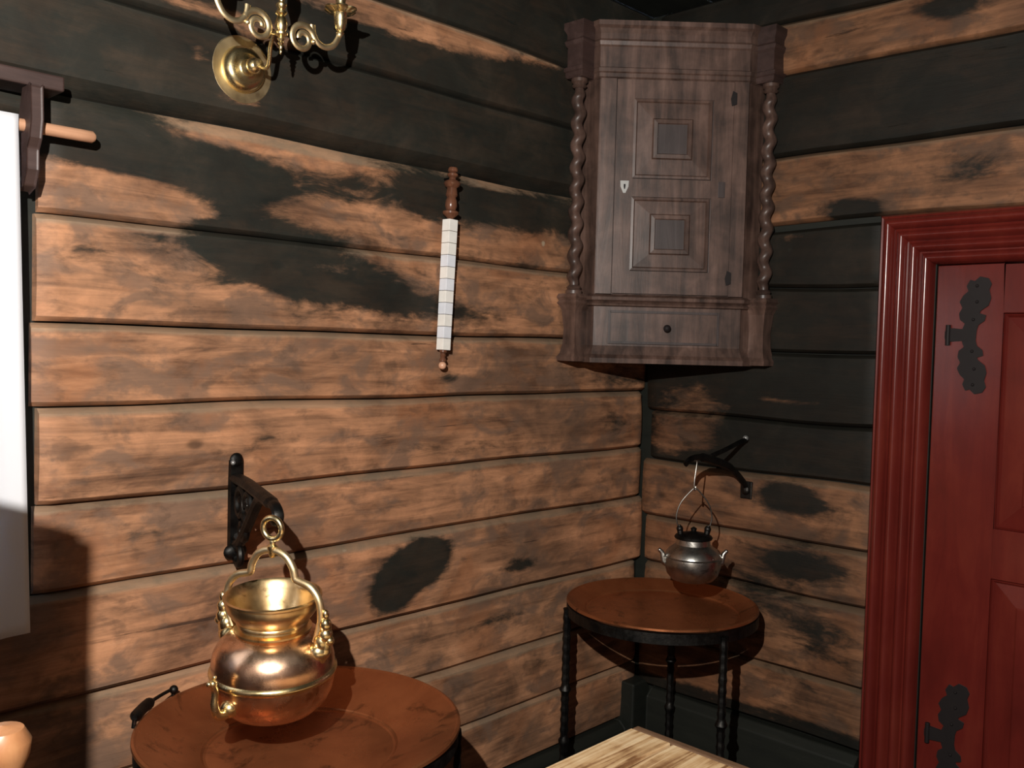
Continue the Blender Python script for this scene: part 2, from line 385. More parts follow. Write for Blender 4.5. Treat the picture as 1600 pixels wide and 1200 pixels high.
def shell(name, boxes, mat):
    b = MB()
    for q in boxes: b.box(*q)
    o = b.build(name, mat); tag(o, kind='structure'); return o
XL, YN = -4.4, -4.0
T = .22
wl = shell('wall_left', [((XL, 0, 0), (WX0, T, CEIL)), ((WX1, 0, 0), (T, T, CEIL)), ((WX0, 0, 0), (WX1, T, WZ0)), ((WX0, 0, WZ1), (WX1, T, CEIL))], M['black'])
DY0, DY1, DZ = -1.055, -1.93, 1.885     # door opening in the right wall
wr = shell('wall_right', [((0, DY0, 0), (T, 0, CEIL)), ((0, YN, 0), (T, DY1, CEIL)), ((0, DY1, DZ), (T, DY0, CEIL))], M['blacky'])
wb = shell('wall_back', [((XL-T, YN, 0), (XL, T, CEIL))], M['dark'])
wn_ = shell('wall_front', [((XL-T, YN-T, 0), (T, YN, CEIL))], M['dark'])
LZ = [(.22, .42), (.42, .61), (.61, .813), (.813, 1.048), (1.048, 1.235), (1.235, 1.443), (1.443, 1.625), (1.625, 1.848), (1.848, 2.102), (2.102, 2.326), (2.326, 2.525), (2.525, 2.82)]
PR = [.022, .03, .024, .034, .028, .036, .028, .038, .026, .040, .034, .018]
for i, (z0, z1) in enumerate(LZ):
    kw = dict(seed=i+1)
    if i == 9: kw.update(bot=.034, und=.040)
    if i == 8: kw.update(top=.022)
    e = -.004 - .012*((i*7) % 3)
    if z0 > 1.0 and z1 < 2.05+.06 :
        hi = z1 if z1 <= WZ1 else z1
        plank('x', -2.150+.006*((i % 3)-1), e, z0+.002, z1-.002, PR[i], wl, M['wl'], LB, baseL, **kw)
        plank('x', XL+.01, -3.20, z0+.002, z1-.002, PR[i], wl, M['wl'], LB, baseL, step=.12, **kw)
        if z1 > WZ1: plank('x', -3.198, -2.158, WZ1, z1-.002, PR[i]-.004, wl, M['wl'], LB, baseL, step=.1, **kw)
    else:
        plank('x', XL+.01, e, z0+.002, z1-.002, PR[i], wl, M['wl'], LB, baseL, **kw)
RZ = [(.35, .56), (.56, .81), (.81, .985), (.985, 1.19), (1.19, 1.375), (1.375, 1.60), (1.60, 1.81), (1.81, 2.0), (2.0, 2.24), (2.24, 2.505), (2.505, 2.675), (2.675, 2.82)]
PQ = [.026, .034, .024, .036, .020, .036, .026, .032, .03, .036, .03, .024]
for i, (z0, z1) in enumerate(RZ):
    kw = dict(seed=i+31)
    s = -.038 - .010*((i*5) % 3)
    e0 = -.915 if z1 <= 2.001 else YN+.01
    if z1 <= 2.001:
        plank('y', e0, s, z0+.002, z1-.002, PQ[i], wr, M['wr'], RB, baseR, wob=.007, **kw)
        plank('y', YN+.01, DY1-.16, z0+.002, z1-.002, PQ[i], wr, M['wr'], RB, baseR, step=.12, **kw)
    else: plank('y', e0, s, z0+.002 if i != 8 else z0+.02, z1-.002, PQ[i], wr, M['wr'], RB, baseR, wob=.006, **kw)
# sill beams at the foot of both walls
b = MB().prism([(-.002, 0), (.060, 0), (.060, .20), (.035, .222), (-.002, .222)], 0, 1, (Vector((XL+.01, 0, 0)), Vector((0, -1, 0)), Vector((0, 0, 1)), Vector((-XL-.13, 0, 0))))
tag(b.build('baseboard_left', M['black'], bevel=.004), kind='structure')
b = MB().prism([(-.002, 0), (.065, 0), (.065, .325), (.035, .35), (-.002, .35)], 0, 1, (Vector((0, -.90, 0)), Vector((-1, 0, 0)), Vector((0, 0, 1)), Vector((0, .90-.115, 0))))
tag(b.build('baseboard_right', M['blacky'], bevel=.004), kind='structure')

b = MB().box((-.100, -.080, 0), (-.001, -.001, .365))
tag(b.build('trim_1', M['black'], bevel=.006), kind='structure')
# floor and ceiling, each with its boards
fl = shell('floor', [((XL-T, YN-T, -.12), (T, T, -.03))], M['dark'])
x = XL
fm = None
while x < 0:
    wd = min(.20, -x)
    if fm is None or wd < .2:
        o = MB().box((.003, YN, -.03), (wd-.003, 0, 0)).build('floorboard', M['dark'], fl, bevel=.002, loc=(x, 0, 0)); fm = fm or o.data
    else:
        o = bpy.data.objects.new('floorboard', fm); S.collection.objects.link(o); o.parent = fl; o.location = (x, 0, 0)
    x += .20
ce = shell('ceiling', [((XL-T, YN-T, CEIL+.02), (T, T, CEIL+.12))], M['black'])
y = 0.; cm = None
while y > YN+.01:
    if cm is None:
        o = MB().box((XL, -.247, CEIL), (0, -.003, CEIL+.022)).build('ceiling_board', M['black'], ce, bevel=.003, loc=(0, y, 0)); cm = o.data
    else:
        o = bpy.data.objects.new('ceiling_board', cm); S.collection.objects.link(o); o.parent = ce; o.location = (0, y, 0)
    y -= .25

# ---------------------------------------------------------------- window behind the curtain
wn = MB()
a0, a1, z0, z1 = WX0, WX1, WZ0, WZ1
for q in (((a0, .10, z0), (a0+.05, .15, z1)), ((a1-.05, .10, z0), (a1, .15, z1)), ((a0+.05, .10, z0), (a1-.05, .15, z0+.05)), ((a0+.05, .10, z1-.05), (a1-.05, .15, z1))): wn.box(*q)
win = wn.build('window_1', M['dark'], bevel=.003); tag(win, kind='structure')
mb = MB().box(((a0+a1)/2-.02, .105, z0+.05), ((a0+a1)/2+.02, .145, z1-.05)).build('mullion', M['dark'], win, bevel=.003)
for zz in (z0+.34, z0+.65):
    for s in (0, 1):
        xa = a0+.05 if s == 0 else (a0+a1)/2+.02; xb = (a0+a1)/2-.02 if s == 0 else a1-.05
        MB().box((xa, .112, zz-.01), (xb, .138, zz+.01)).build('glazing_bar', M['dark'], win)
for r in range(3):
    for s in (0, 1):
        xa = a0+.05 if s == 0 else (a0+a1)/2+.02; xb = (a0+a1)/2-.02 if s == 0 else a1-.05
        za = (z0+.05, z0+.35, z0+.66)[r]; zb = (z0+.33, z0+.64, z1-.05)[r]
        MB().box((xa, .122, za), (xb, .126, zb)).build('pane', M['glass'], win)
MB().box((a0, .0, z0-.02), (a1, .10, z0+.006)).build('window_sill', M['dark'], win, bevel=.003)

# pelmet shelf over the window
p = MB().box((-3.3, -.115, 2.083), (-2.128, -.030, 2.113)).build('pelmet_shelf', M['dark'], bevel=.004)
tag(p, 'dark brown shelf board fixed to the log wall above the white curtain', 'shelf')
# wooden hooks that carry the rod
hk = empty('rod_bracket', (-2.185, -.04, 2.083))
tag(hk, 'dark carved wooden hook under the shelf board holding the curtain rod', 'bracket')
for i, xx in enumerate((-2.185, -3.20)):
    pts = [(-.03, 0), (-.012, -.055), (-.012, -.085), (-.02, -.10), (-.016, -.135), (.0, -.165), (.012, -.185), (.0, -.20), (-.03, -.19), (-.045, -.16), (-.045, -.12), (-.058, -.10), (-.065, -.065), (-.062, 0)]
    pts = [(u*1.15-.052, v) for u, v in pts]
    # profile in the plane perpendicular to the wall: u = outward (-y)
    pp = [(-u, v) for u, v in pts]
    fr = (Vector((xx, 0, 2.083)), Vector((0, -1, 0)), Vector((0, 0, 1)), Vector((1, 0, 0)))
    if i == 0:
        o = MB().prism([(-q[0], q[1]) if False else (q[0], q[1]) for q in pp], -.012, .012, fr).build('hook', M['dark'], None, bevel=.004)
        o.parent = hk; o.matrix_parent_inverse = Matrix.Translation(-hk.location)
        nail = MB().ball((xx+.0, -.075, 1.905), .013).build('knob', M['plate'], None, True); nail.parent = hk; nail.matrix_parent_inverse = Matrix.Translation(-hk.location)
# rod
ra = onY(148, 215, -.09); zr = ra.z
b = MB(); b.tube([(-3.35, -.09, zr), (-2.09, -.09, zr), (ra.x-.006, -.09, zr), (ra.x, -.09, zr)], [.0125, .0125, .0125, .008], 14)
rod = b.build('curtain_rod', M['rod'], smooth=True); tag(rod, 'pale round wooden rod end sticking out beside the white curtain', 'curtain rod')
# curtain: a hanging sheet with soft folds
tr = onY(28, 182, -.105); brc = onY(45, 990, -.105)
V = []; F = []; nx, nz = 90, 40
for j in range(nz+1):
    t = j/nz
    for i in range(nx+1):
        s = i/nx
        xr = tr.x+(brc.x-tr.x)*t
        xx = xr-s*1.02
        f = (.012+.010*t)*math.sin(s*34+.6*math.sin(t*2.2))*min(1, s*9)+.006*math.sin(s*13+2)
        z = tr.z+.004+(brc.z-tr.z)*t - .035*s*t*2.2*min(1, .3/max(s, .3)) 
        y = -.109+f*(.35+.65*t) - .010*t
        if t == 0: y = -.109
        V.append((xx, y, z))
for j in range(nz):
    for i in range(nx): F.append((j*(nx+1)+i, j*(nx+1)+i+1, (j+1)*(nx+1)+i+1, (j+1)*(nx+1)+i))
cu = mesh('curtain', V, F, M['cloth'], None, True)
sm = cu.modifiers.new('thickness', 'SOLIDIFY'); sm.thickness = .0015; sm.offset = 1
tag(cu, 'plain white curtain hanging at the left edge of the log wall', 'curtain')

# ---------------------------------------------------------------- red door in the right wall
dr = empty('door_1', (0, DY0, 0)); tag(dr, kind='structure')
def par(o, p): o.parent = p; o.matrix_parent_inverse = Matrix.Translation(-Vector(p.location)); return o
# moulded frame: profile (u inwards from outer edge, p proud of wall)
prof = [(0, -.0), (0, .052), (.006, .060)]
def ridge(u0, u1, base, h, n=6): return [(u0+(u1-u0)*k/n, base+h*math.sin(PI*k/n)) for k in range(n+1)]
prof += ridge(.010, .040, .058, .014); prof += [(.043, .046)]; prof += ridge(.048, .075, .048, .012); prof += [(.080, .038)]
prof += ridge(.084, .108, .040, .011); prof += [(.112, .030)]; prof += ridge(.116, .142, .030, .011); prof += [(.147, .018), (.150, -.046), (.178, -.046), (.178, -.06)]
yo0, yo1, zo = -.905, -2.08, 2.018     # outer edges
def jamb(side):
    V = []; F = []; m = len(prof)
    for u, pz in prof:
        yv = yo0-u if side == 0 else yo1+u
        V.append((-pz, yv, 0))
    for u, pz in prof:
        yv = yo0-u if side == 0 else yo1+u
        V.append((-pz, yv, zo-u))
    for k in range(m-1): F.append((k, k+1, m+k+1, m+k))
    return V, F
for s in (0, 1):
    V, F = jamb(s); par(mesh('door_frame_side', V, F, M['red'], None, True), dr)
V = []; F = []; m = len(prof)
for u, pz in prof: V.append((-pz, yo0-u, zo-u))
for u, pz in prof: V.append((-pz, yo1+u, zo-u))
for k in range(m-1): F.append((k, k+1, m+k+1, m+k))
par(mesh('door_frame_top', V, F, M['red'], None, True), dr)
# leaf with sunk panels
ly0, ly1 = -1.058, -1.927
lz1 = 1.866
pans = [(-1.240, -1.745, 1.112, 1.726), (-1.238, -1.745, .28, .968)]
ys = [ly0, -1.240, -1.745, ly1]
b = MB()
XF = .004      # front face of the leaf
b.box((XF, ly1, .0), (XF+.04, -1.745, lz1)); b.box((XF, -1.240, .0), (XF+.04, ly0, lz1))
for za, zb in ((.0, .28), (.968, 1.112), (1.726, lz1)): b.box((XF, -1.745, za), (XF+.04, -1.240, zb))
leaf = par(b.build('door_leaf', M['red'], bevel=.002), dr)
for (ya, yb, za, zb) in pans:
    q = MB()
    e = .0
    O = [(XF+.016, ya, za), (XF+.016, yb, za), (XF+.016, yb, zb), (XF+.016, ya, zb)]
    def inset(d, x): return [(x, ya-d, za+d), (x, yb+d, za+d), (x, yb+d, zb-d), (x, ya-d, zb-d)]
    rings = [inset(0, XF+.03), inset(0, XF+.014), inset(.006, XF+.010), inset(.012, XF+.016), inset(.07, XF+.006), inset(.075, XF+.003)]
    V = [v for r in rings for v in r]; F = []
    for k in range(len(rings)-1):
        for c in range(4): F.append((k*4+c, k*4+(c+1) % 4, (k+1)*4+(c+1) % 4, (k+1)*4+c))
    F.append(tuple((len(rings)-1)*4+c for c in range(4)))
    par(mesh('door_panel', V, F, M['red']), dr)
# wrought cockshead hinges
def hinge(yc, zc, h):
    fr = (Vector((XF, yc, zc)), Vector((0, -1, 0)), Vector((0, 0, 1)), Vector((-1, 0, 0)))
    half = [(.010, .015), (.013, .03), (.024, .042), (.026, .056), (.014, .062), (.016, .07), (.030, .085), (.034, .105), (.030, .128), (.034, .145), (.028, .160), (.014, .165), (.004, .152), (-.004, .156), (-.010, .140), (-.006, .125), (-.016, .112), (-.022, .095), (-.016, .078), (-.022, .062), (-.020, .045), (-.010, .034), (-.014, .02)]
    k = h/.33
    half = [(u+(u-.006)*.45, v) for u, v in half]
    up = [(u, v*k) for u, v in half]
    dn = [(u*.95-.001, -v*k) for u, v in reversed(half)]
    b = MB().prism(up+dn, 0, .005, fr)
    par(b.build('hinge', M['ironp'], None, bevel=.0015), dr)
    hb = MB().prism([(-.062, -.018), (-.010, -.014), (-.010, .016), (-.062, .020), (-.072, .010), (-.072, -.010)], 0, .007, fr)
    hb.tube([tuple(Vector((XF-.006, yc+.064, zc-.03))), tuple(Vector((XF-.006, yc+.064, zc+.03)))], .007, 10)
    par(hb.build('hinge_strap', M['ironp'], None, bevel=.001), dr)
    nb = MB()
    for (u, v) in ((.012, .095), (.010, .14), (.004, .045), (.012, -.095), (.010, -.14), (.004, -.045)):
        nb.ball((XF-.006, yc-u, zc+v*k), .0045, 8)
    par(nb.build('hinge_nails', M['ironp'], None, True), dr)
hinge(-1.160, 1.662, .335); hinge(-1.152, .475, .335)

# ---------------------------------------------------------------- corner cupboard
cc = empty('corner_cupboard', (0, 0, 1.55)); tag(cc, 'brown oak corner cupboard with twisted columns, panelled door and small drawer', 'cupboard')
P0, P1, P2, P3 = (-.455, -.02), (-.470, -.140), (-.127, -.483), (-.02, -.498)
def planoff(o):
    """cupboard plan pushed out by o; returns 4 points"""
    P = [Vector(p) for p in (P0, P1, P2, P3)]
    L = []
    for a, b_ in zip(P[:-1], P[1:]):
        d = (b_-a).normalized(); n = Vector((-d.y, d.x)); n = n if n.dot(Vector((-1, -1))) > 0 else -n
        L.append((a+n*o, d))
    def isect(l1, l2):
        (p, d), (q, e) = l1, l2; c = d.x*e.y-d.y*e.x; t = ((q-p).x*e.y-(q-p).y*e.x)/c; return p+d*t
    A = L[0][0]+L[0][1]*((-.046-L[0][0].y)/L[0][1].y) if abs(L[0][1].y) > .1 else L[0][0]
    Dd = L[2][0]+L[2][1]*((-.040-L[2][0].x)/L[2][1].x)
    return [A, isect(L[0], L[1]), isect(L[1], L[2]), Dd]
def slab(prof, name, mat, lid=True, bevel=0):
    """sweep (offset, z) profile round the plan"""
    V = []; F = []; rings = []
    for o, z in prof:
        pl = planoff(o)+[Vector((-.046, -.046))]
        rings.append([(q.x, q.y, z) for q in pl])
    n = 5
    for r in rings: V += r
    for k in range(len(rings)-1):
        for c in range(n): F.append((k*n+c, k*n+(c+1) % n, (k+1)*n+(c+1) % n, (k+1)*n+c))
    F.append(tuple(range(n))); F.append(tuple((len(rings)-1)*n+c for c in range(n)))
    return par(mesh(name, V, F, mat, None, False, bevel=bevel), cc)
# base with concave flare
base = [(.0, 1.5505), (.020, 1.5505), (.022, 1.566), (.010, 1.578), (.002, 1.597), (-.002, 1.607), (-.002, 1.70), (-.002, 1.735)]
slab(base, 'base', M['cab'])
slab([(-.002, 1.735), (.012, 1.738), (.014, 1.744), (.006, 1.750), (.016, 1.756), (.018, 1.766), (.008, 1.772), (.0, 1.776)], 'waist_moulding', M['cab'])
# carcass
slab([(-.002, 1.776), (-.002, 2.476)], 'carcass', M['cab'])
slab([(.0, 2.472), (.006, 2.478), (.006, 2.490), (.010, 2.494), (.010, 2.506), (.003, 2.510), (.003, 2.575), (.007, 2.580), (.010, 2.592), (.004, 2.600), (.004, 2.618), (.012, 2.632), (.020, 2.640), (.020, 2.655)], 'cornice', M['cab'])
# frame of the front face
FA, FB = Vector((P1[0], P1[1], 0)), Vector((P2[0], P2[1], 0))
FU = (FB-FA).normalized(); FN = Vector((-FU.y, FU.x, 0)); FN = FN if FN.dot(Vector((-1, -1, 0))) > 0 else -FN
W = (FB-FA).length
fr = (FA, FU, Vector((0, 0, 1)), FN)
def fbox(u0, u1, z0, z1, d0, d1, name, mat, parent=None, bevel=.0015):
    o = MB().prism([(u0, z0), (u1, z0), (u1, z1), (u0, z1)], d0, d1, fr).build(name, mat, None, bevel=bevel); par(o, parent or cc); return o
fbox(.004, .052, 1.778, 2.470, -.002, .011, 'pilaster', M['cab'])
fbox(W-.046, W-.002, 1.778, 2.470, -.002, .011, 'pilaster', M['cab'])
# door: stiles, rails, bevelled panels
dz0, dz1 = 1.780, 2.468; du0, du1 = .0575, W-.050
Dp = empty('cupboard_door', cc.location); Dp.parent = cc; Dp.location = (0, 0, 0)
def dpar(o): o.parent = Dp; o.matrix_parent_inverse = Matrix.Translation(-cc.location); return o
def dbox(u0, u1, z0, z1, d0, d1, name, mat, bevel=.0012): return dpar(MB().prism([(u0, z0), (u1, z0), (u1, z1), (u0, z1)], d0, d1, fr).build(name, mat, None, bevel=bevel))
dbox(du0, du1, dz0, dz1, -.001, .004, 'door_board', M['cabd'])
dbox(du0, du0+.055, dz0, dz1, .004, .014, 'stile', M['cab']); dbox(du1-.062, du1, dz0, dz1, .004, .013, 'stile', M['cab'])
pu0, pu1 = du0+.057, du1-.064
PZ = [(1.853, 2.092), (2.152, 2.408)]
for za, zb in ((dz0, 1.851), (2.094, 2.150), (2.410, dz1)): dbox(pu0, pu1, za, zb, .004, .013, 'rail', M['cab'])
for za, zb in PZ:
    uc, zc = (pu0+pu1)/2-.004, (za+zb)/2
    def ring(hu, hv, d): return [FA+FU*(uc+su*hu)+Vector((0, 0, zc+sv*hv))+FN*d for su, sv in ((-1, -1), (1, -1), (1, 1), (-1, 1))]
    H, Vv = (pu1-pu0)/2-.001, (zb-za)/2-.001
    R = [ring(H, Vv, .004), ring(H, Vv, .017), ring(H-.008, Vv-.008, .018), ring(H-.012, Vv-.012, .0135), ring(.066, .066, .0152), ring(.062, .062, .021), ring(.050, .050, .022), ring(.046, .046, .016)]
    V = [v for r in R for v in r]; F = []
    for k in range(len(R)-1):
        for c in range(4): F.append((k*4+c, k*4+(c+1) % 4, (k+1)*4+(c+1) % 4, (k+1)*4+c))
    dpar(mesh('panel_moulding', V, F, M['cab']))
    V = ring(.046, .046, .019); dpar(MB().prism([(uc-.0455, zc-.0455), (uc+.0455, zc-.0455), (uc+.0455, zc+.0455), (uc-.0455, zc+.0455)], .012, .018, fr).build('panel_field', M['cabd'], None, bevel=.002))
# lock plate, hinges
lk = (FA, FU, Vector((0, 0, 1)), FN)
lu, lz = du0+.030, 2.124
dpar(MB().prism([(lu-.013, lz+.018), (lu+.013, lz+.018), (lu+.012, lz), (lu+.003, lz-.020), (lu-.003, lz-.020), (lu-.012, lz)], .014, .017, fr).build('keyhole_plate', M['plate'], None, bevel=.0008))
dpar(MB().prism([(lu-.003, lz+.008), (lu+.003, lz+.008), (lu+.003, lz), (lu+.0015, lz-.008), (lu-.0015, lz-.008), (lu-.003, lz)], .0171, .0178, fr).build('keyhole', M['hole'], None))
for zz in (2.415, 1.835):
    dpar(MB().prism([(du1-.006, zz-.022), (du1+.008, zz-.016), (du1+.008, zz+.018), (du1-.004, zz+.024), (du1-.010, zz)], .012, .018, fr).build('hinge', M['ironp'], None, bevel=.001))
dbox(du1-.040, du1-.022, 2.098, 2.146, .013, .019, 'repair_strip', M['cabd'])
# drawer with knob
Dr = fbox(.050, W-.072, 1.615, 1.722, -.002, .002, 'drawer', M['cab'])
for q in ((.050, .056, 1.615, 1.722), (W-.078, W-.072, 1.615, 1.722), (.056, W-.078, 1.716, 1.722), (.056, W-.078, 1.615, 1.621)):
    o = MB().prism([(q[0], q[2]), (q[1], q[2]), (q[1], q[3]), (q[0], q[3])], -.002, .006, fr).build('drawer_bead', M['cabd'], None, bevel=.001); o.parent = Dr
kc = FA+FU*(.241)+Vector((0, 0, 1.667))
kr = FN.to_track_quat('Z', 'Y').to_matrix()
o = MB().lathe([(1e-4, 0), (.006, 0), (.0055, .008), (.010, .012), (.0125, .018), (.010, .024), (.004, .027), (1e-4, .0275)], 18, kc, rot=kr).build('drawer_knob', M['ironp'], None, True)
o.parent = Dr
# twisted columns with cap and foot blocks
def column(cx, cy, ux):
    b = MB(); z0, z1 = 1.800, 2.446; n = 22; K = 150; V = []; F = []
    for i in range(K+1):
        z = z0+(z1-z0)*i/K; t = min(1, min(z-z0, z1-z)/.03); tw = 2*PI*(z-z0)/.072
        env = .72+.28*t
        for k in range(n):
            a = 2*PI*k/n; r = (.0195+.0062*t*math.cos(a-tw))*env
            off = .0036*t
            V.append((cx+r*math.cos(a), cy+r*math.sin(a), z))
    for i in range(K):
        for k in range(n): F.append((i*n+k, i*n+(k+1) % n, (i+1)*n+(k+1) % n, (i+1)*n+k))
    c = par(mesh('twisted_column', V, F, M['cab'], None, True), cc)
    pb = MB().lathe([(1e-4, 1.775), (.027, 1.775), (.027, 1.785), (.021, 1.790), (.025, 1.796), (.017, 1.803)], 20, (cx, cy, 0))
    par(pb.build('column_foot', M['cab'], None, True), cc); pb = MB()
    pb.lathe([(.017, 2.444), (.025, 2.450), (.020, 2.458), (.027, 2.464), (.027, 2.474), (1e-4, 2.474)], 20, (cx, cy, 0))
    par(pb.build('column_capital', M['cab'], None, True), cc)
CL = (-.500, -.078); CR = (-.060, -.526)
column(*CL, 0); column(*CR, 0)
def blk(c, ax, z0, z1, prof, name):
    # block that breaks forward over / under a column; prof list of (grow, z)
    V = []; F = []
    for g, z in prof:
        h = .030+g
        if ax == 'L': x0, x1, y0, y1 = c[0]-.028-g, c[0]+.036, c[1]-h-.004, c[1]+h
        else: x0, x1, y0, y1 = c[0]-h-.004, c[0]+h, c[1]-.026-g, c[1]+.034
        V += [(x0, y0, z), (x1, y0, z), (x1, y1, z), (x0, y1, z)]
    for k in range(len(prof)-1):
        for q in range(4): F.append((k*4+q, k*4+(q+1) % 4, (k+1)*4+(q+1) % 4, (k+1)*4+q))
    F.append((0, 1, 2, 3)); F.append(tuple((len(prof)-1)*4+q for q in range(4)))
    par(mesh(name, V, F, M['dark' if name == 'capital_block' else 'cab']), cc)
for c, ax in ((CL, 'L'), (CR, 'R')):
    blk(c, ax, 0, 0, [(0, 2.474), (.004, 2.480), (.004, 2.492), (.008, 2.496), (.008, 2.508), (0, 2.512), (0, 2.572), (.005, 2.580), (.008, 2.592), (.002, 2.600), (.002, 2.615), (.010, 2.632), (.010, 2.652)], 'capital_block')
    blk(c, ax, 0, 0, [(.006, 1.553), (.008, 1.566), (.0, 1.578), (-.006, 1.61), (-.008, 1.66), (-.002, 1.72), (.004, 1.735), (.010, 1.744), (.004, 1.752), (.012, 1.762), (.006, 1.774)], 'column_pedestal')

# ---------------------------------------------------------------- staff of bone blocks
st0 = onY(708, 262, -.065); st1 = onY(691, 576, -.065)
L = (st0-st1).length
st = empty('bone_staff', st1); tag(st, 'turned wooden handle with square white bone blocks hanging on the log wall', 'wall ornament')
st.rotation_euler = (st0-st1).to_track_quat('Z', 'Y').to_euler()
def zf(py): return L*(576-py)/(576-262)
sb = [(1e-4, zf(262)), (.010, zf(262)), (.0125, zf(265)), (.0125, zf(268)), (.008, zf(270)), (.0135, zf(272)), (.0135, zf(275)), (.008, zf(278)), (.009, zf(281)), (.019, zf(284)), (.021, zf(287)), (.018, zf(291)), (.012, zf(294)), (.0135, zf(300)), (.015, zf(305)), (.011, zf(309)), (.014, zf(314)), (.015, zf(322)), (.012, zf(328)), (.020, zf(331)), (.020, zf(334)), (.013, zf(338)), (.008, zf(341)), (.006, zf(344)), (1e-4, zf(344))]
MB().lathe([(r*1.17, z) for r, z in sb], 24).build('handle', M['staffwood'], st, True)
zt, zb_ = zf(343), zf(547)
for k in range(11):
    z1 = zt-(zt-zb_)*k/11; z0 = zt-(zt-zb_)*(k+1)/11
    wdt = .0158-.0014*k/11
    MB().box((-wdt, -wdt, z0+.0006), (wdt, wdt, z1-.0006)).build('bone_block', M['bone2' if k in (3, 5, 7, 9) else 'bone'], st, bevel=.0008)
MB().box((-.009, -.009, zb_), (.009, .009, zt)).build('core', M['staffwood'], st)
MB().lathe([(1e-4, zb_), (.011, zb_), (.011, zf(550)), (.006, zf(552)), (.009, zf(555)), (.0065, zf(558)), (.010, zf(562)), (.0105, zf(564)), (.005, zf(566))], 20).build('ferrule', M['staffwood'], st, True)
MB().ball((0, 0, zf(571)), .0115, 18).build('ball_tip', M['staffball'], st, True)
hng = MB(); a = onY(708, 256, -.065)
hng.tube([tuple(Vector((0, 0, L-.02))), tuple(Vector((0, 0, L+.005)))], .003, 8)
hng.build('pin', M['iron'], st)
nb = MB().tube([(st0.x, -.03, st0.z-.03), (st0.x, -.058, st0.z-.03)], .004, 8).build('wall_nail', M['iron']); nb.parent = st; nb.matrix_parent_inverse = Matrix.LocRotScale(st.location, st.rotation_euler, None).inverted()

# ---------------------------------------------------------------- brass wall sconce
sc = empty('wall_sconce', onY(377, 110, -.036)); tag(sc, 'polished brass wall sconce with round backplate and scrolled candle arms', 'sconce')
c = onY(377, 110, -.036)
ry = Matrix.Rotation(PI/2, 3, 'X')          # lathe axis -> -y
def sp(o): return par(o, sc)
sp(MB().lathe([(.0555, .0055), (.055, .010), (.052, .020), (.044, .028), (.034, .031), (.026, .030), (.020, .034), (.018, .042), (.013, .046), (.012, .050)], 40, c, rot=ry).build('plate_dome', M['brass'], None, True))
sp(MB().lathe([(1e-4, 0), (.078, 0), (.080, .003), (.077, .006), (.054, .006)], 40, c, rot=ry).build('backplate', M['brassm'], None, True))
YS = -.235
kn = Vector((c.x, c.y-.05, c.z))
sp(MB().lathe([(.012, -.004), (.018, .002), (.020, .010), (.016, .018), (.010, .022), (.013, .028), (.010, .034), (1e-4, .036)], 22, kn, rot=ry).build('swivel_boss', M['brass'], None, True))
SQ = lambda px, py: onY(px, py, YS)
sx = SQ(439, 60).x
# curved carrying arm from boss to spindle
end = Vector((sx, YS, SQ(440, 52).z))
p0 = kn+Vector((0, -.02, 0))
sp(MB().tube(spline([p0, p0+Vector((.008, -.035, -.01)), p0+Vector((.0, -.06, .03)), (p0+end)/2+Vector((0, -.02, .035)), end+Vector((0, .045, .012)), end+Vector((0, .008, 0))], 8), .0048, 10).build('swan_arm', M['brass'], None, True))
def zz(py): return SQ(440, py).z
prs = [(1e-4, zz(86)), (.002, zz(84)), (.0035, zz(80)), (.0025, zz(78)), (.005, zz(74)), (.004, zz(71)), (.0065, zz(68)), (.005, zz(65)), (.008, zz(61)), (.006, zz(58)), (.014, zz(55)), (.015, zz(52)), (.010, zz(49)), (.013, zz(44)), (.014, zz(36)), (.011, zz(29)), (.008, zz(25)), (.013, zz(22)), (.013, zz(19)), (.007, zz(15)), (.012, zz(10)), (.012, zz(7)), (.006, zz(3)), (.008, zz(-6)), (.014, zz(-20)), (.014, zz(-35)), (.006, zz(-48)), (.010, zz(-60)), (.004, zz(-72)), (1e-4, zz(-80))]
sp(MB().lathe(prs, 22, (sx, YS, 0)).build('spindle', M['brass'], None, True))
sc0 = SQ(440, 45)
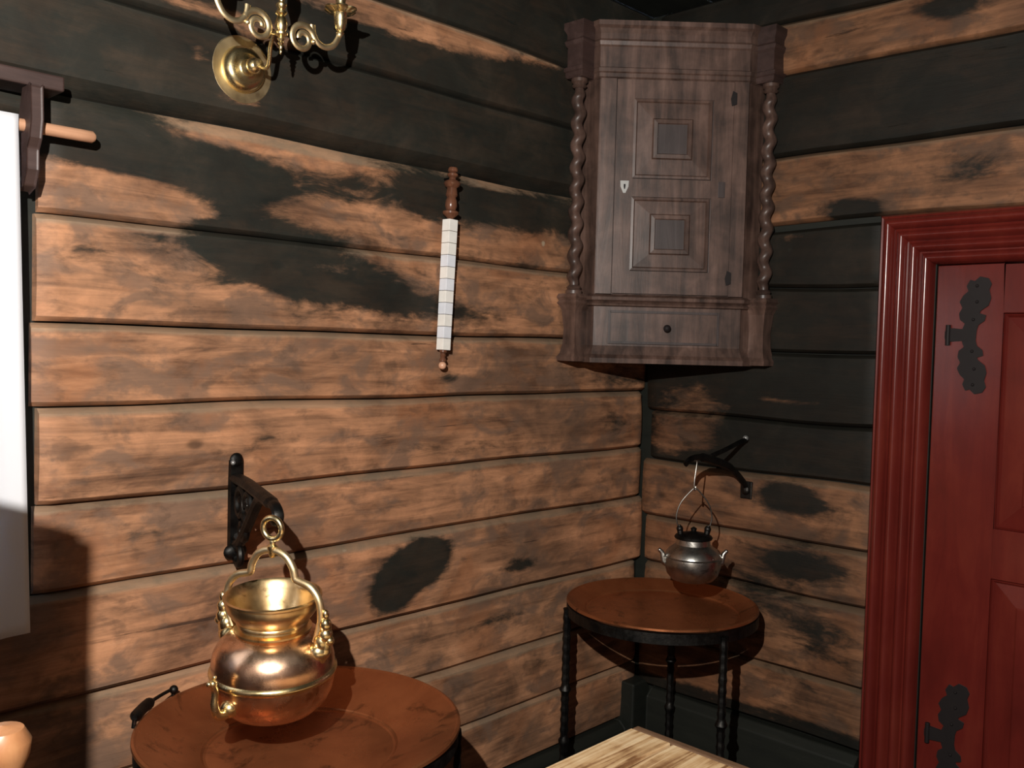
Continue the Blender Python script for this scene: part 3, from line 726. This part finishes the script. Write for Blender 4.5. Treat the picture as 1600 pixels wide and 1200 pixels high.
def arm(sg):
    # S scrolls in the plane parallel to the wall; coordinates metres from the spindle
    z0 = sc0.z
    c1 = (.056, -.008); r1 = .034
    def spiral(cx, cz, r, a0, turns, d):
        out = []
        n = int(30*abs(turns))
        for k in range(n+1):
            t = k/n; a = a0+d*2*PI*turns*t; rr = r*(1-.72*t)
            out.append((cx+rr*math.cos(a), cz+rr*math.sin(a)))
        return out
    s1 = spiral(c1[0], c1[1], r1, math.radians(20), 1.45, 1)
    out_arc = [(c1[0]+r1*math.cos(math.radians(a)), c1[1]+r1*math.sin(math.radians(a))) for a in (0, 20)]
    b = MB()
    P = lambda uv: Vector((sx+sg*uv[0], YS, z0+uv[1]))
    n1 = len(s1); b.tube([P(q) for q in s1], [.0078-.002*k/n1 for k in range(n1)], 10, flat=.5)
    # second scroll: U that leaves the first and rises to the cup
    pts = [(.078, .030), (.076, .005), (.092, -.012), (.115, -.020), (.140, -.012), (.152, .006), (.155, .022)]
    pts = [(.082, .030), (.086, .008), (.100, -.008), (.118, -.012), (.138, -.004), (.150, .012), (.156, .026)]
    b.tube(spline([P(q) for q in pts], 6), .0072, 10, flat=.5)
    b.ball(P((.084, -.008)), .0062, 8); b.ball(P((.156, .026)), .008, 10)
    sp(b.build('scroll_arm', M['brassm'], None, True))
    q = P((.158, .026))
    pr = [(1e-4, 0), (.008, 0), (.010, .004), (.007, .008), (.012, .013), (.0145, .030), (.016, .048), (.018, .050)]
    sp(MB().lathe(pr, 20, q).build('candle_cup', M['brass'], None, True))
    pan = MB()
    # petal drip pan
    V = []; F = []; n = 48
    for k in range(n):
        a = 2*PI*k/n; rr = .030+.010*abs(math.cos(a*3))**.6
        V += [(q.x+.014*math.cos(a), q.y+.014*math.sin(a), q.z+.050), (q.x+rr*.7*math.cos(a), q.y+rr*.7*math.sin(a), q.z+.050), (q.x+rr*math.cos(a), q.y+rr*math.sin(a), q.z+.058), (q.x+rr*.98*math.cos(a), q.y+rr*.98*math.sin(a), q.z+.061), (q.x+.014*math.cos(a), q.y+.014*math.sin(a), q.z+.054)]
    for k in range(n):
        j = (k+1) % n
        for e in range(4): F.append((k*5+e, j*5+e, j*5+e+1, k*5+e+1))
    sp(mesh('drip_pan', V, F, M['brass'], None, True))
    sp(MB().lathe([(.014, .05), (.012, .058), (.011, .075), (.013, .085), (.011, .087), (.010, .06)], 18, q).build('nozzle', M['brass'], None, True))
arm(1); arm(-1)

# ---------------------------------------------------------------- copper basins on iron stands
def basin(name, cx, cy, z, r, label, rin=.60, depth=.058, rimh=.034):
    root = empty(name, (cx, cy, z)); tag(root, label, 'basin')
    pr = [(1e-4, -depth), (r*rin-.008, -depth), (r*rin-.002, -depth+.0015), (r*rin+.002, -depth+.006), (r*(rin*.45+.55*.93), -depth*.50), (r*.93, -.006), (r*.97, 0), (r*.985, .004), (r, .002), (r+.001, -.004), (r*.985, -.007), (r*.93, -.012), (r*(rin*.45+.55*.93), -depth*.50-.006), (r*rin, -depth-.004), (1e-4, -depth-.004)]
    b = MB().lathe(pr, 96); mesh('bowl', b.V, b.F, M['copper'], root, True, ang=9)
    MB().lathe([(r*rin-.004, -depth+.0005), (r*rin-.001, -depth+.003), (r*rin+.003, -depth+.005)], 96).build('bottom_bead', M['copper'], root, True)
    return root
def stand(name, cx, cy, z, r, angs, label, leg_r=.008, ring_h=.03):
    root = empty(name, (cx, cy, 0)); tag(root, label, 'stand')
    MB().lathe([(r-.004, z-ring_h), (r+.003, z-ring_h), (r+.003, z), (r-.004, z)], 72, close=True).build('ring', M['iron'], root, False, bevel=0)
    for a in angs:
        a = math.radians(a); ux, uy = math.cos(a), math.sin(a); b = MB(); pts = []; rad = []
        hgt = z-ring_h*.4
        K = 70
        for k in range(K+1):
            t = k/K; zz_ = hgt*(1-t)
            rr = r+.002+.012*math.sin(PI*t)*0+(.015*max(0, (t-.82)/.18)**2)
            kn_ = 0
            for kz in (.52, .30, .12):
                kn_ += math.exp(-((zz_-z*kz*1.0-.1)/.010)**2)
            pts.append((ux*rr, uy*rr, max(zz_, .006))); rad.append(leg_r*(1+.12*math.sin(zz_*190))+.006*kn_)
        b.tube(pts, rad, 8); b.build('leg', M['iron'], root, True)
    return root
B1 = (-1.729, -.388, .775, .343)
bs1 = basin('copper_basin', *B1, 'large round copper basin with dark rim under the brass kettle')
stand('basin_stand', B1[0], B1[1], B1[2]-.010, B1[3]-.006, (200, 320, 70), 'black iron ring stand carrying the large copper basin', .008)

# black iron handle lying on the rim of the large basin
hd = empty('handle', (B1[0], B1[1], B1[2])); hd['label'] = 'short black iron handle over the rim'
def rimp(deg, rr, dz): a = math.radians(deg); return Vector((B1[0]+rr*math.cos(a), B1[1]+rr*math.sin(a), B1[2]+dz))
par(MB().tube([rimp(a, .343+.004, .016) for a in range(142, 124, -2)], [.006]+[.0125]*7+[.007], 12).build('grip', M['iron'], None, True), hd)
par(MB().tube([rimp(a, .343+.004, .016) for a in range(125, 112, -2)], .004, 8).build('rod', M['iron'], None, True), hd)
q = MB().ball(rimp(113, .346, .014), .010, 12); q.tube([rimp(113, .346, .014), rimp(113, .348, -.004)], .005, 8)
par(q.build('end_knob', M['iron'], None, True), hd)
par(MB().tube([rimp(142, .346, .014), rimp(142, .348, -.004)], .005, 8).build('lug', M['iron'], None, True), hd)

hd.location = (0, 0, 0); hd.parent = bs1
B2 = (-.385, -.386, .79, .303)
basin('copper_tray', *B2, 'round red copper tray in the corner below the small grey kettle', rin=.80, depth=.030)
stand('tray_stand', B2[0], B2[1], B2[2]-.011, B2[3]-.003, (137, 252, 27), 'black wrought iron stand holding the copper tray in the corner', .0125, .032)

# ---------------------------------------------------------------- big brass kettle hanging over the basin
KX, KY = -1.793, -.380
kt = empty('hanging_kettle', (KX, KY, .80)); tag(kt, 'shiny brass and copper kettle with two spouts hanging over the large basin', 'kettle')
ax = (RT*.857 - Vector((FW.x, FW.y, 0)).normalized()*.515); ax.z = 0; ax.normalize()    # bail axis
sd = Vector((-ax.y, ax.x, 0)); sd = sd if sd.dot(Vector((-1, -1, 0))) > 0 else -sd       # spout axis, towards the camera
ax = (RT*.935 - Vector((FW.x, FW.y, 0)).normalized()*.355); ax.z = 0; ax.normalize()
def kp(a, s, z): return Vector((0, 0, z-.80)) + ax*a + sd*s
def zr_(L): return [(r, z-.80) for r, z in L]
MB().lathe(zr_([(1e-4, .816), (.045, .812), (.066, .815), (.092, .826), (.112, .846), (.1225, .868), (.1265, .890), (.1265, .905)]), 64).build('lower_body', M['potbody'], kt, True)
MB().lathe(zr_([(.1265, .902), (.1305, .905), (.1320, .910), (.1305, .915), (.1265, .918)]), 64).build('body_band', M['brass'], kt, True)
MB().lathe(zr_([(.1265, .917), (.1265, .932), (.122, .952), (.112, .969), (.096, .983), (.082, .991), (.070, .996)]), 64).build('shoulder', M['potbody'], kt, True)
MB().lathe(zr_([(.074, .994), (.080, .997), (.080, 1.001), (.070, 1.004), (.069, 1.008), (.074, 1.011), (.074, 1.014), (.072, 1.017), (.082, 1.026), (.092, 1.040), (.097, 1.054), (.096, 1.062), (.101, 1.066), (.101, 1.070), (.097, 1.072), (.092, 1.068), (.086, 1.052), (.080, 1.036), (.070, 1.020), (.062, 1.008), (.060, .995), (.064, .984), (.09, .968), (.112, .94), (.118, .90), (.09, .83), (1e-4, .81)]), 64).build('neck', M['potneck'], kt, True)
# trefoil bail
bp = [(-.104, .985), (-.110, 1.005), (-.116, 1.035), (-.112, 1.072), (-.092, 1.098), (-.062, 1.108), (-.055, 1.112), (-.050, 1.132), (-.032, 1.156), (0, 1.166)]
bp += [(-a, z) for a, z in reversed(bp[:-1])]
MB().tube(spline([kp(a, 0, z) for a, z in bp], 6), .0080, 12).build('bail', M['brassm'], kt, True)
b = MB().lathe([(1e-4, 1.150-.80), (.006, 1.150-.80), (.0085, 1.156-.80), (.0085, 1.163-.80), (.011, 1.168-.80), (.011, 1.174-.80), (.006, 1.178-.80), (.007, 1.184-.80), (.004, 1.190-.80), (1e-4, 1.190-.80)], 18)
b.build('swivel', M['brass'], kt, True)
RC = Vector((0, 0, 1.211-.80))
MB().tube([RC+ax*(.0225*math.cos(2*PI*k/36))+Vector((0, 0, .0225*math.sin(2*PI*k/36))) for k in range(36)], .0062, 12, closed=True).build('ring', M['brass'], kt, True)
for sgn in (-1, 1):
    # bust-like ear that carries the bail
    e = MB(); P = lambda a, z, s=0: kp(sgn*a, s, z)
    e.tube(spline([P(.106, .950), P(.122, .962), P(.127, .98), P(.126, 1.0)], 5), [.017]*4+[.013]*4+[.011]*4+[.011]*4, 12)
    e.ball(P(.110, .965), .024, 14, (1, 1, .9)); e.ball(P(.127, 1.003), .0150, 14, (1, 1, 1.15)); e.ball(P(.127, 1.024), .0125, 12, (1, 1, 1.3)); e.ball(P(.127, 1.045), .0075, 10, (1, 1, 1.6))
    e.ball(P(.118, .985), .017, 12, (1, 1, 1.3)); e.ball(P(.137, .992), .010, 10); e.ball(P(.112, .995), .008, 10)
    e.build('ear', M['brass'], kt, True)
    # spout: swan curve ending in a small animal head
    f = MB(); Q = lambda s, z, a=0: kp(a, sgn*s, z)
    pth = spline([Q(.112, .868), Q(.135, .862), Q(.152, .868), Q(.158, .890), Q(.156, .915), Q(.160, .932)], 6)
    f.tube(pth, [.013-.006*min(1, k/ (len(pth)-10)) for k in range(len(pth))], 12)
    f.ball(Q(.120, .868), .019, 14); f.ball(Q(.161, .936), .009, 12, (1, 1, .9)); f.ball(Q(.170, .938), .006, 10); f.ball(Q(.156, .947), .004, 8)
    f.build('spout', M['brass'], kt, True)
kt.rotation_euler = Matrix.Rotation(math.radians(5), 3, RT.normalized()).to_euler()

# iron bracket that carries it
hp = Vector((KX, KY, 1.211+.0225)); wp = Vector((-1.700, -.045, 0))
br = empty('wall_bracket', (wp.x, wp.y, 1.2)); tag(br, 'black wrought iron scroll bracket on the log wall holding the brass kettle', 'bracket', )
dv = Vector((hp.x-wp.x, hp.y-wp.y, 0)); LL = dv.length; dv.normalize()
bq = lambda u, z, s=0: wp+dv*u+Vector((-dv.y, dv.x, 0))*s+Vector((0, 0, z))
def bp_(o): return par(o, br)
b = MB().box((wp.x-.016, -.050, 1.085), (wp.x+.016, -.036, 1.305)); b.ball((wp.x, -.046, 1.305), .018, 12, (1, .5, 1)); b.ball((wp.x, -.046, 1.082), .024, 12, (1.3, .6, .9))
bp_(b.build('wall_plate', M['iron'], None, True))
bp_(MB().tube(spline([bq(.0, 1.262), bq(.10, 1.262), bq(.22, 1.255), bq(LL-.05, 1.250), bq(LL-.01, 1.246), bq(LL+.008, 1.232), bq(LL+.004, 1.218), bq(LL-.01, 1.214)], 6), [.013]*20+[.010]*23, 8, flat=1.3).build('arm', M['iron'], None, True))
bp_(MB().tube(spline([bq(.0, 1.10), bq(.05, 1.115), bq(.12, 1.17), bq(.20, 1.235), bq(.24, 1.252)], 6), .0125, 8).build('brace', M['iron'], None, True))
def sps(u0, z0, r, a0, turns, d): return [bq(u0+r*(1-.75*k/30)*math.cos(a0+d*2*PI*turns*k/30), z0+r*(1-.75*k/30)*math.sin(a0+d*2*PI*turns*k/30)) for k in range(31)]
bp_(MB().tube(sps(.055, 1.205, .046, 0, 1.3, 1), .0095, 8).build('scroll', M['iron'], None, True))
bp_(MB().tube(sps(.125, 1.218, .028, PI, 1.2, -1), .0085, 8).build('scroll', M['iron'], None, True))
bp_(MB().tube(sps(.075, 1.150, .034, PI*.5, 1.2, -1), .009, 8).build('scroll', M['iron'], None, True))
bp_(MB().tube(sps(.035, 1.085, .040, PI*.6, 1.1, 1), .009, 8).build('scroll', M['iron'], None, True))
nb = MB().ball((wp.x-.012, -.052, 1.300), .006, 10); bp_(nb.build('nail', M['plate'], None, True))

# ---------------------------------------------------------------- small grey kettle in the corner
kx, ky = -.352, -.476
k2 = empty('hanging_kettle', (kx, ky, .872)); tag(k2, 'small dull grey metal kettle hanging over the corner tray', 'kettle')
def zz2(L): return [(r, z-.872) for r, z in L]
MB().lathe(zz2([(1e-4, .874), (.050, .872), (.066, .878), (.080, .895), (.088, .920), (.090, .943), (.086, .958), (.076, .972), (.062, .982), (.054, .988), (.052, 1.004), (.056, 1.008)]), 48).build('body', M['pewter'], k2, True)
MB().lathe(zz2([(.088, .946), (.0915, .949), (.088, .952)]), 48).build('body_band', M['pewter'], k2, True)
MB().lathe(zz2([(.058, 1.006), (.060, 1.010), (.056, 1.016), (.040, 1.022), (.014, 1.026), (.008, 1.030), (.010, 1.038), (1e-4, 1.044)]), 36).build('lid', M['iron'], k2, True)
rx = Vector((RT.x, RT.y, 0)).normalized()
for s in (-1, 1):
    c0 = rx*s
    g = lambda a, z: c0*a+Vector((0, 0, z-.872))
    b = MB().tube([g(.040, 1.008), g(.043, 1.030), g(.046, 1.048)], [.008, .010, .005], 10); b.ball(g(.044, 1.036), .011, 10)
    b.build('bail_lug', M['iron'], k2, True)
    b = MB(); pts = spline([g(.080, .925), g(.090, .930), g(.094, .945), g(.097, .958), g(.104, .966)], 5)
    b.tube(pts, [.011-.005*k/len(pts) for k in range(len(pts))], 10); b.ball(g(.105, .967), .0065, 10)
    b.build('spout', M['pewter'], k2, True)
bl = spline([rx*-.045+Vector((0, 0, .160)), rx*-.056+Vector((0, 0, .20)), rx*-.044+Vector((0, 0, .245)), rx*-.012+Vector((0, 0, .285)), Vector((0, 0, .292)), rx*.012+Vector((0, 0, .285)), rx*.044+Vector((0, 0, .245)), rx*.056+Vector((0, 0, .20)), rx*.045+Vector((0, 0, .160))], 6)
MB().tube(bl, .0022, 8).build('bail', M['wire'], k2, True)
hz = .872+.292
ch = empty('pot_hook', (kx, ky, hz)); tag(ch, 'thin bright wire hook linking the grey kettle to the corner bracket', 'hook')
MB().tube(spline([(.004, 0, .006), (0, 0, -.006), (-.005, 0, .004), (-.004, 0, .03), (.002, 0, .06), (.006, 0, .085), (.0, 0, .098), (-.006, 0, .088)], 5), .0024, 8).build('wire', M['pewter'], ch, True)
b2 = empty('wall_bracket', (-.04, -.474, 1.2)); tag(b2, 'dark forked iron bracket on the right wall holding the small grey kettle', 'bracket')
tp = Vector((kx, ky, hz+.092))
par(MB().tube(spline([(-.036, -.478, 1.135), (-.07, -.478, 1.165), (-.15, -.478, 1.215), (-.25, -.477, 1.245), tp+Vector((.02, 0, .006)), tp+Vector((-.03, .002, .002)), tp+Vector((-.055, .003, -.012))], 6), [.012]*12+[.014]*12+[.010]*13, 8, flat=.7).build('arm', M['iron'], None, True), b2)
par(MB().tube(spline([(-.036, -.470, 1.300), (-.08, -.471, 1.295), (-.18, -.474, 1.275), (-.27, -.476, 1.260)], 6), .0085, 8, flat=.7).build('upper_strut', M['iron'], None, True), b2)
bb = MB().box((-.044, -.500, 1.100), (-.034, -.456, 1.160)); bb.ball((-.046, -.478, 1.130), .016, 12, (.6, 1, 1))
par(bb.build('wall_plate', M['iron'], None, bevel=.003), b2)
par(MB().ball((-.040, -.468, 1.305), .010, 10).build('nail', M['plate'], None, True), b2)

# ---------------------------------------------------------------- plank table in the foreground
TX, TY, TZ = -1.171, -.874, .76
tb = empty('plank_table', (TX-.6, TY-.42, 0)); tag(tb, 'worn pale wooden table with its plank top corner at the bottom edge', 'table')
def tp_(o): return par(o, tb)
yy = TY
for k in range(5):
    wd = (.11, .17, .19, .18, .17)[k]
    tp_(MB().box((TX-1.20, yy-wd+.005, TZ-.030-.001*(k % 2)), (TX-.024, yy, TZ-.0015*(k % 3))).build('plank', M['table'], None, bevel=.003)); yy -= wd
tp_(MB().box((TX-.022, yy, TZ-.031), (TX, TY, TZ-.001)).build('end_batten', M['tabled'], None, bevel=.004))
tp_(MB().box((TX-1.14, yy+.05, TZ-.12), (TX-.06, TY-.05, TZ-.032)).build('apron', M['tabled'], None, bevel=.003))
for ax_, ay in ((TX-.09, TY-.08), (TX-1.11, TY-.08), (TX-.09, yy+.08), (TX-1.11, yy+.08)):
    tp_(MB().lathe([(1e-4, 0), (.022, 0), (.026, .03), (.018, .07), (.024, .2), (.032, .4), (.026, .55), (.034, .6), (.034, .640), (1e-4, .640)], 20, (ax_, ay, 0)).build('leg', M['tabled'], None, True))

# ---------------------------------------------------------------- chair at the lower left
CYr = -.97
CXr = onY(26, 1150, CYr).x; ctop = onY(26, 1128, CYr).z
ch_ = empty('chair', (CXr-.22, CYr+.2, 0)); tag(ch_, 'orange brown wooden chair with rounded back post at the lower left corner', 'chair')
def cp_(o): return par(o, ch_)
for s, xx in ((0, CXr-.015), (1, CXr-.43)):
    cp_(MB().lathe([(1e-4, 0), (.016, 0), (.020, .05), (.020, .45), (.018, .5), (.022, .7), (.020, ctop-.10), (.026, ctop-.07), (.018, ctop-.058), (.028, ctop-.035), (.030, ctop-.018), (.022, ctop-.004), (1e-4, ctop)], 22, (xx, CYr, 0)).build('back_post', M['chair'], None, True))
    cp_(MB().lathe([(1e-4, 0), (.016, 0), (.020, .05), (.022, .35), (.018, .44), (1e-4, .44)], 18, (xx, CYr+.42, 0)).build('leg', M['chair'], None, True))
for zc, h in ((ctop-.15, .07), (.72, .05), (.58, .05)):
    if zc+h < ctop: cp_(MB().prism([(CXr-.415, zc-h/2), (CXr-.03, zc-h/2), (CXr-.03, zc+h*.4), (CXr-.12, zc+h*.7), (CXr-.22, zc+h*.85), (CXr-.32, zc+h*.7), (CXr-.415, zc+h*.4)], -.009, .009, (Vector((0, CYr, 0)), Vector((1, 0, 0)), Vector((0, 0, 1)), Vector((0, -1, 0)))).build('back_rail', M['chair'], None, bevel=.004))
cp_(MB().box((CXr-.44, CYr+.022, .43), (CXr-.005, CYr+.44, .455)).build('seat', M['chair'], None, bevel=.006))
for zc in (.16, .26):
    for yv in (CYr, CYr+.42): cp_(MB().tube([(CXr-.43, yv, zc), (CXr-.015, yv, zc)], .011, 10).build('stretcher', M['chair'], None, True))


# ---------------------------------------------------------------- unseen screen of guessed shape, added left of frame to shadow curtain and wall
fs = empty('shadow_screen', (-2.87, -1.155, 0)); tag(fs, 'unseen dark screen added left of the frame to cast the shadow on the curtain', 'screen')
def shadow_panel(x0, x1, y0, ang):
    n = 14; w_ = x1-x0
    top = [(x1, 1.714), (x1-.035, 1.729), (x1-.07, 1.742), (x1-.13, 1.765), ((x0+x1)/2, 1.775), (x0+.13, 1.765), (x0+.07, 1.738), (x0+.035, 1.729), (x0, 1.714)]
    poly = [(x0, .03), (x1, .03)]+top
    o = MB().prism(poly, -.011, .011, (Vector((0, y0, 0)), Vector((1, 0, 0)), Vector((0, 0, 1)), Vector((0, -1, 0)))).build('shadow_panel', M['dark'], None, bevel=.003); par(o, fs)
    for xx in (x0+.03, x1-.03):
        par(MB().box((xx-.02, y0-.016, 0), (xx+.02, y0+.016, .045)).build('foot', M['dark'], None, bevel=.003), fs)
shadow_panel(-3.10, -2.645, -1.155, 0)
shadow_panel(-3.57, -3.115, -1.155, 0)
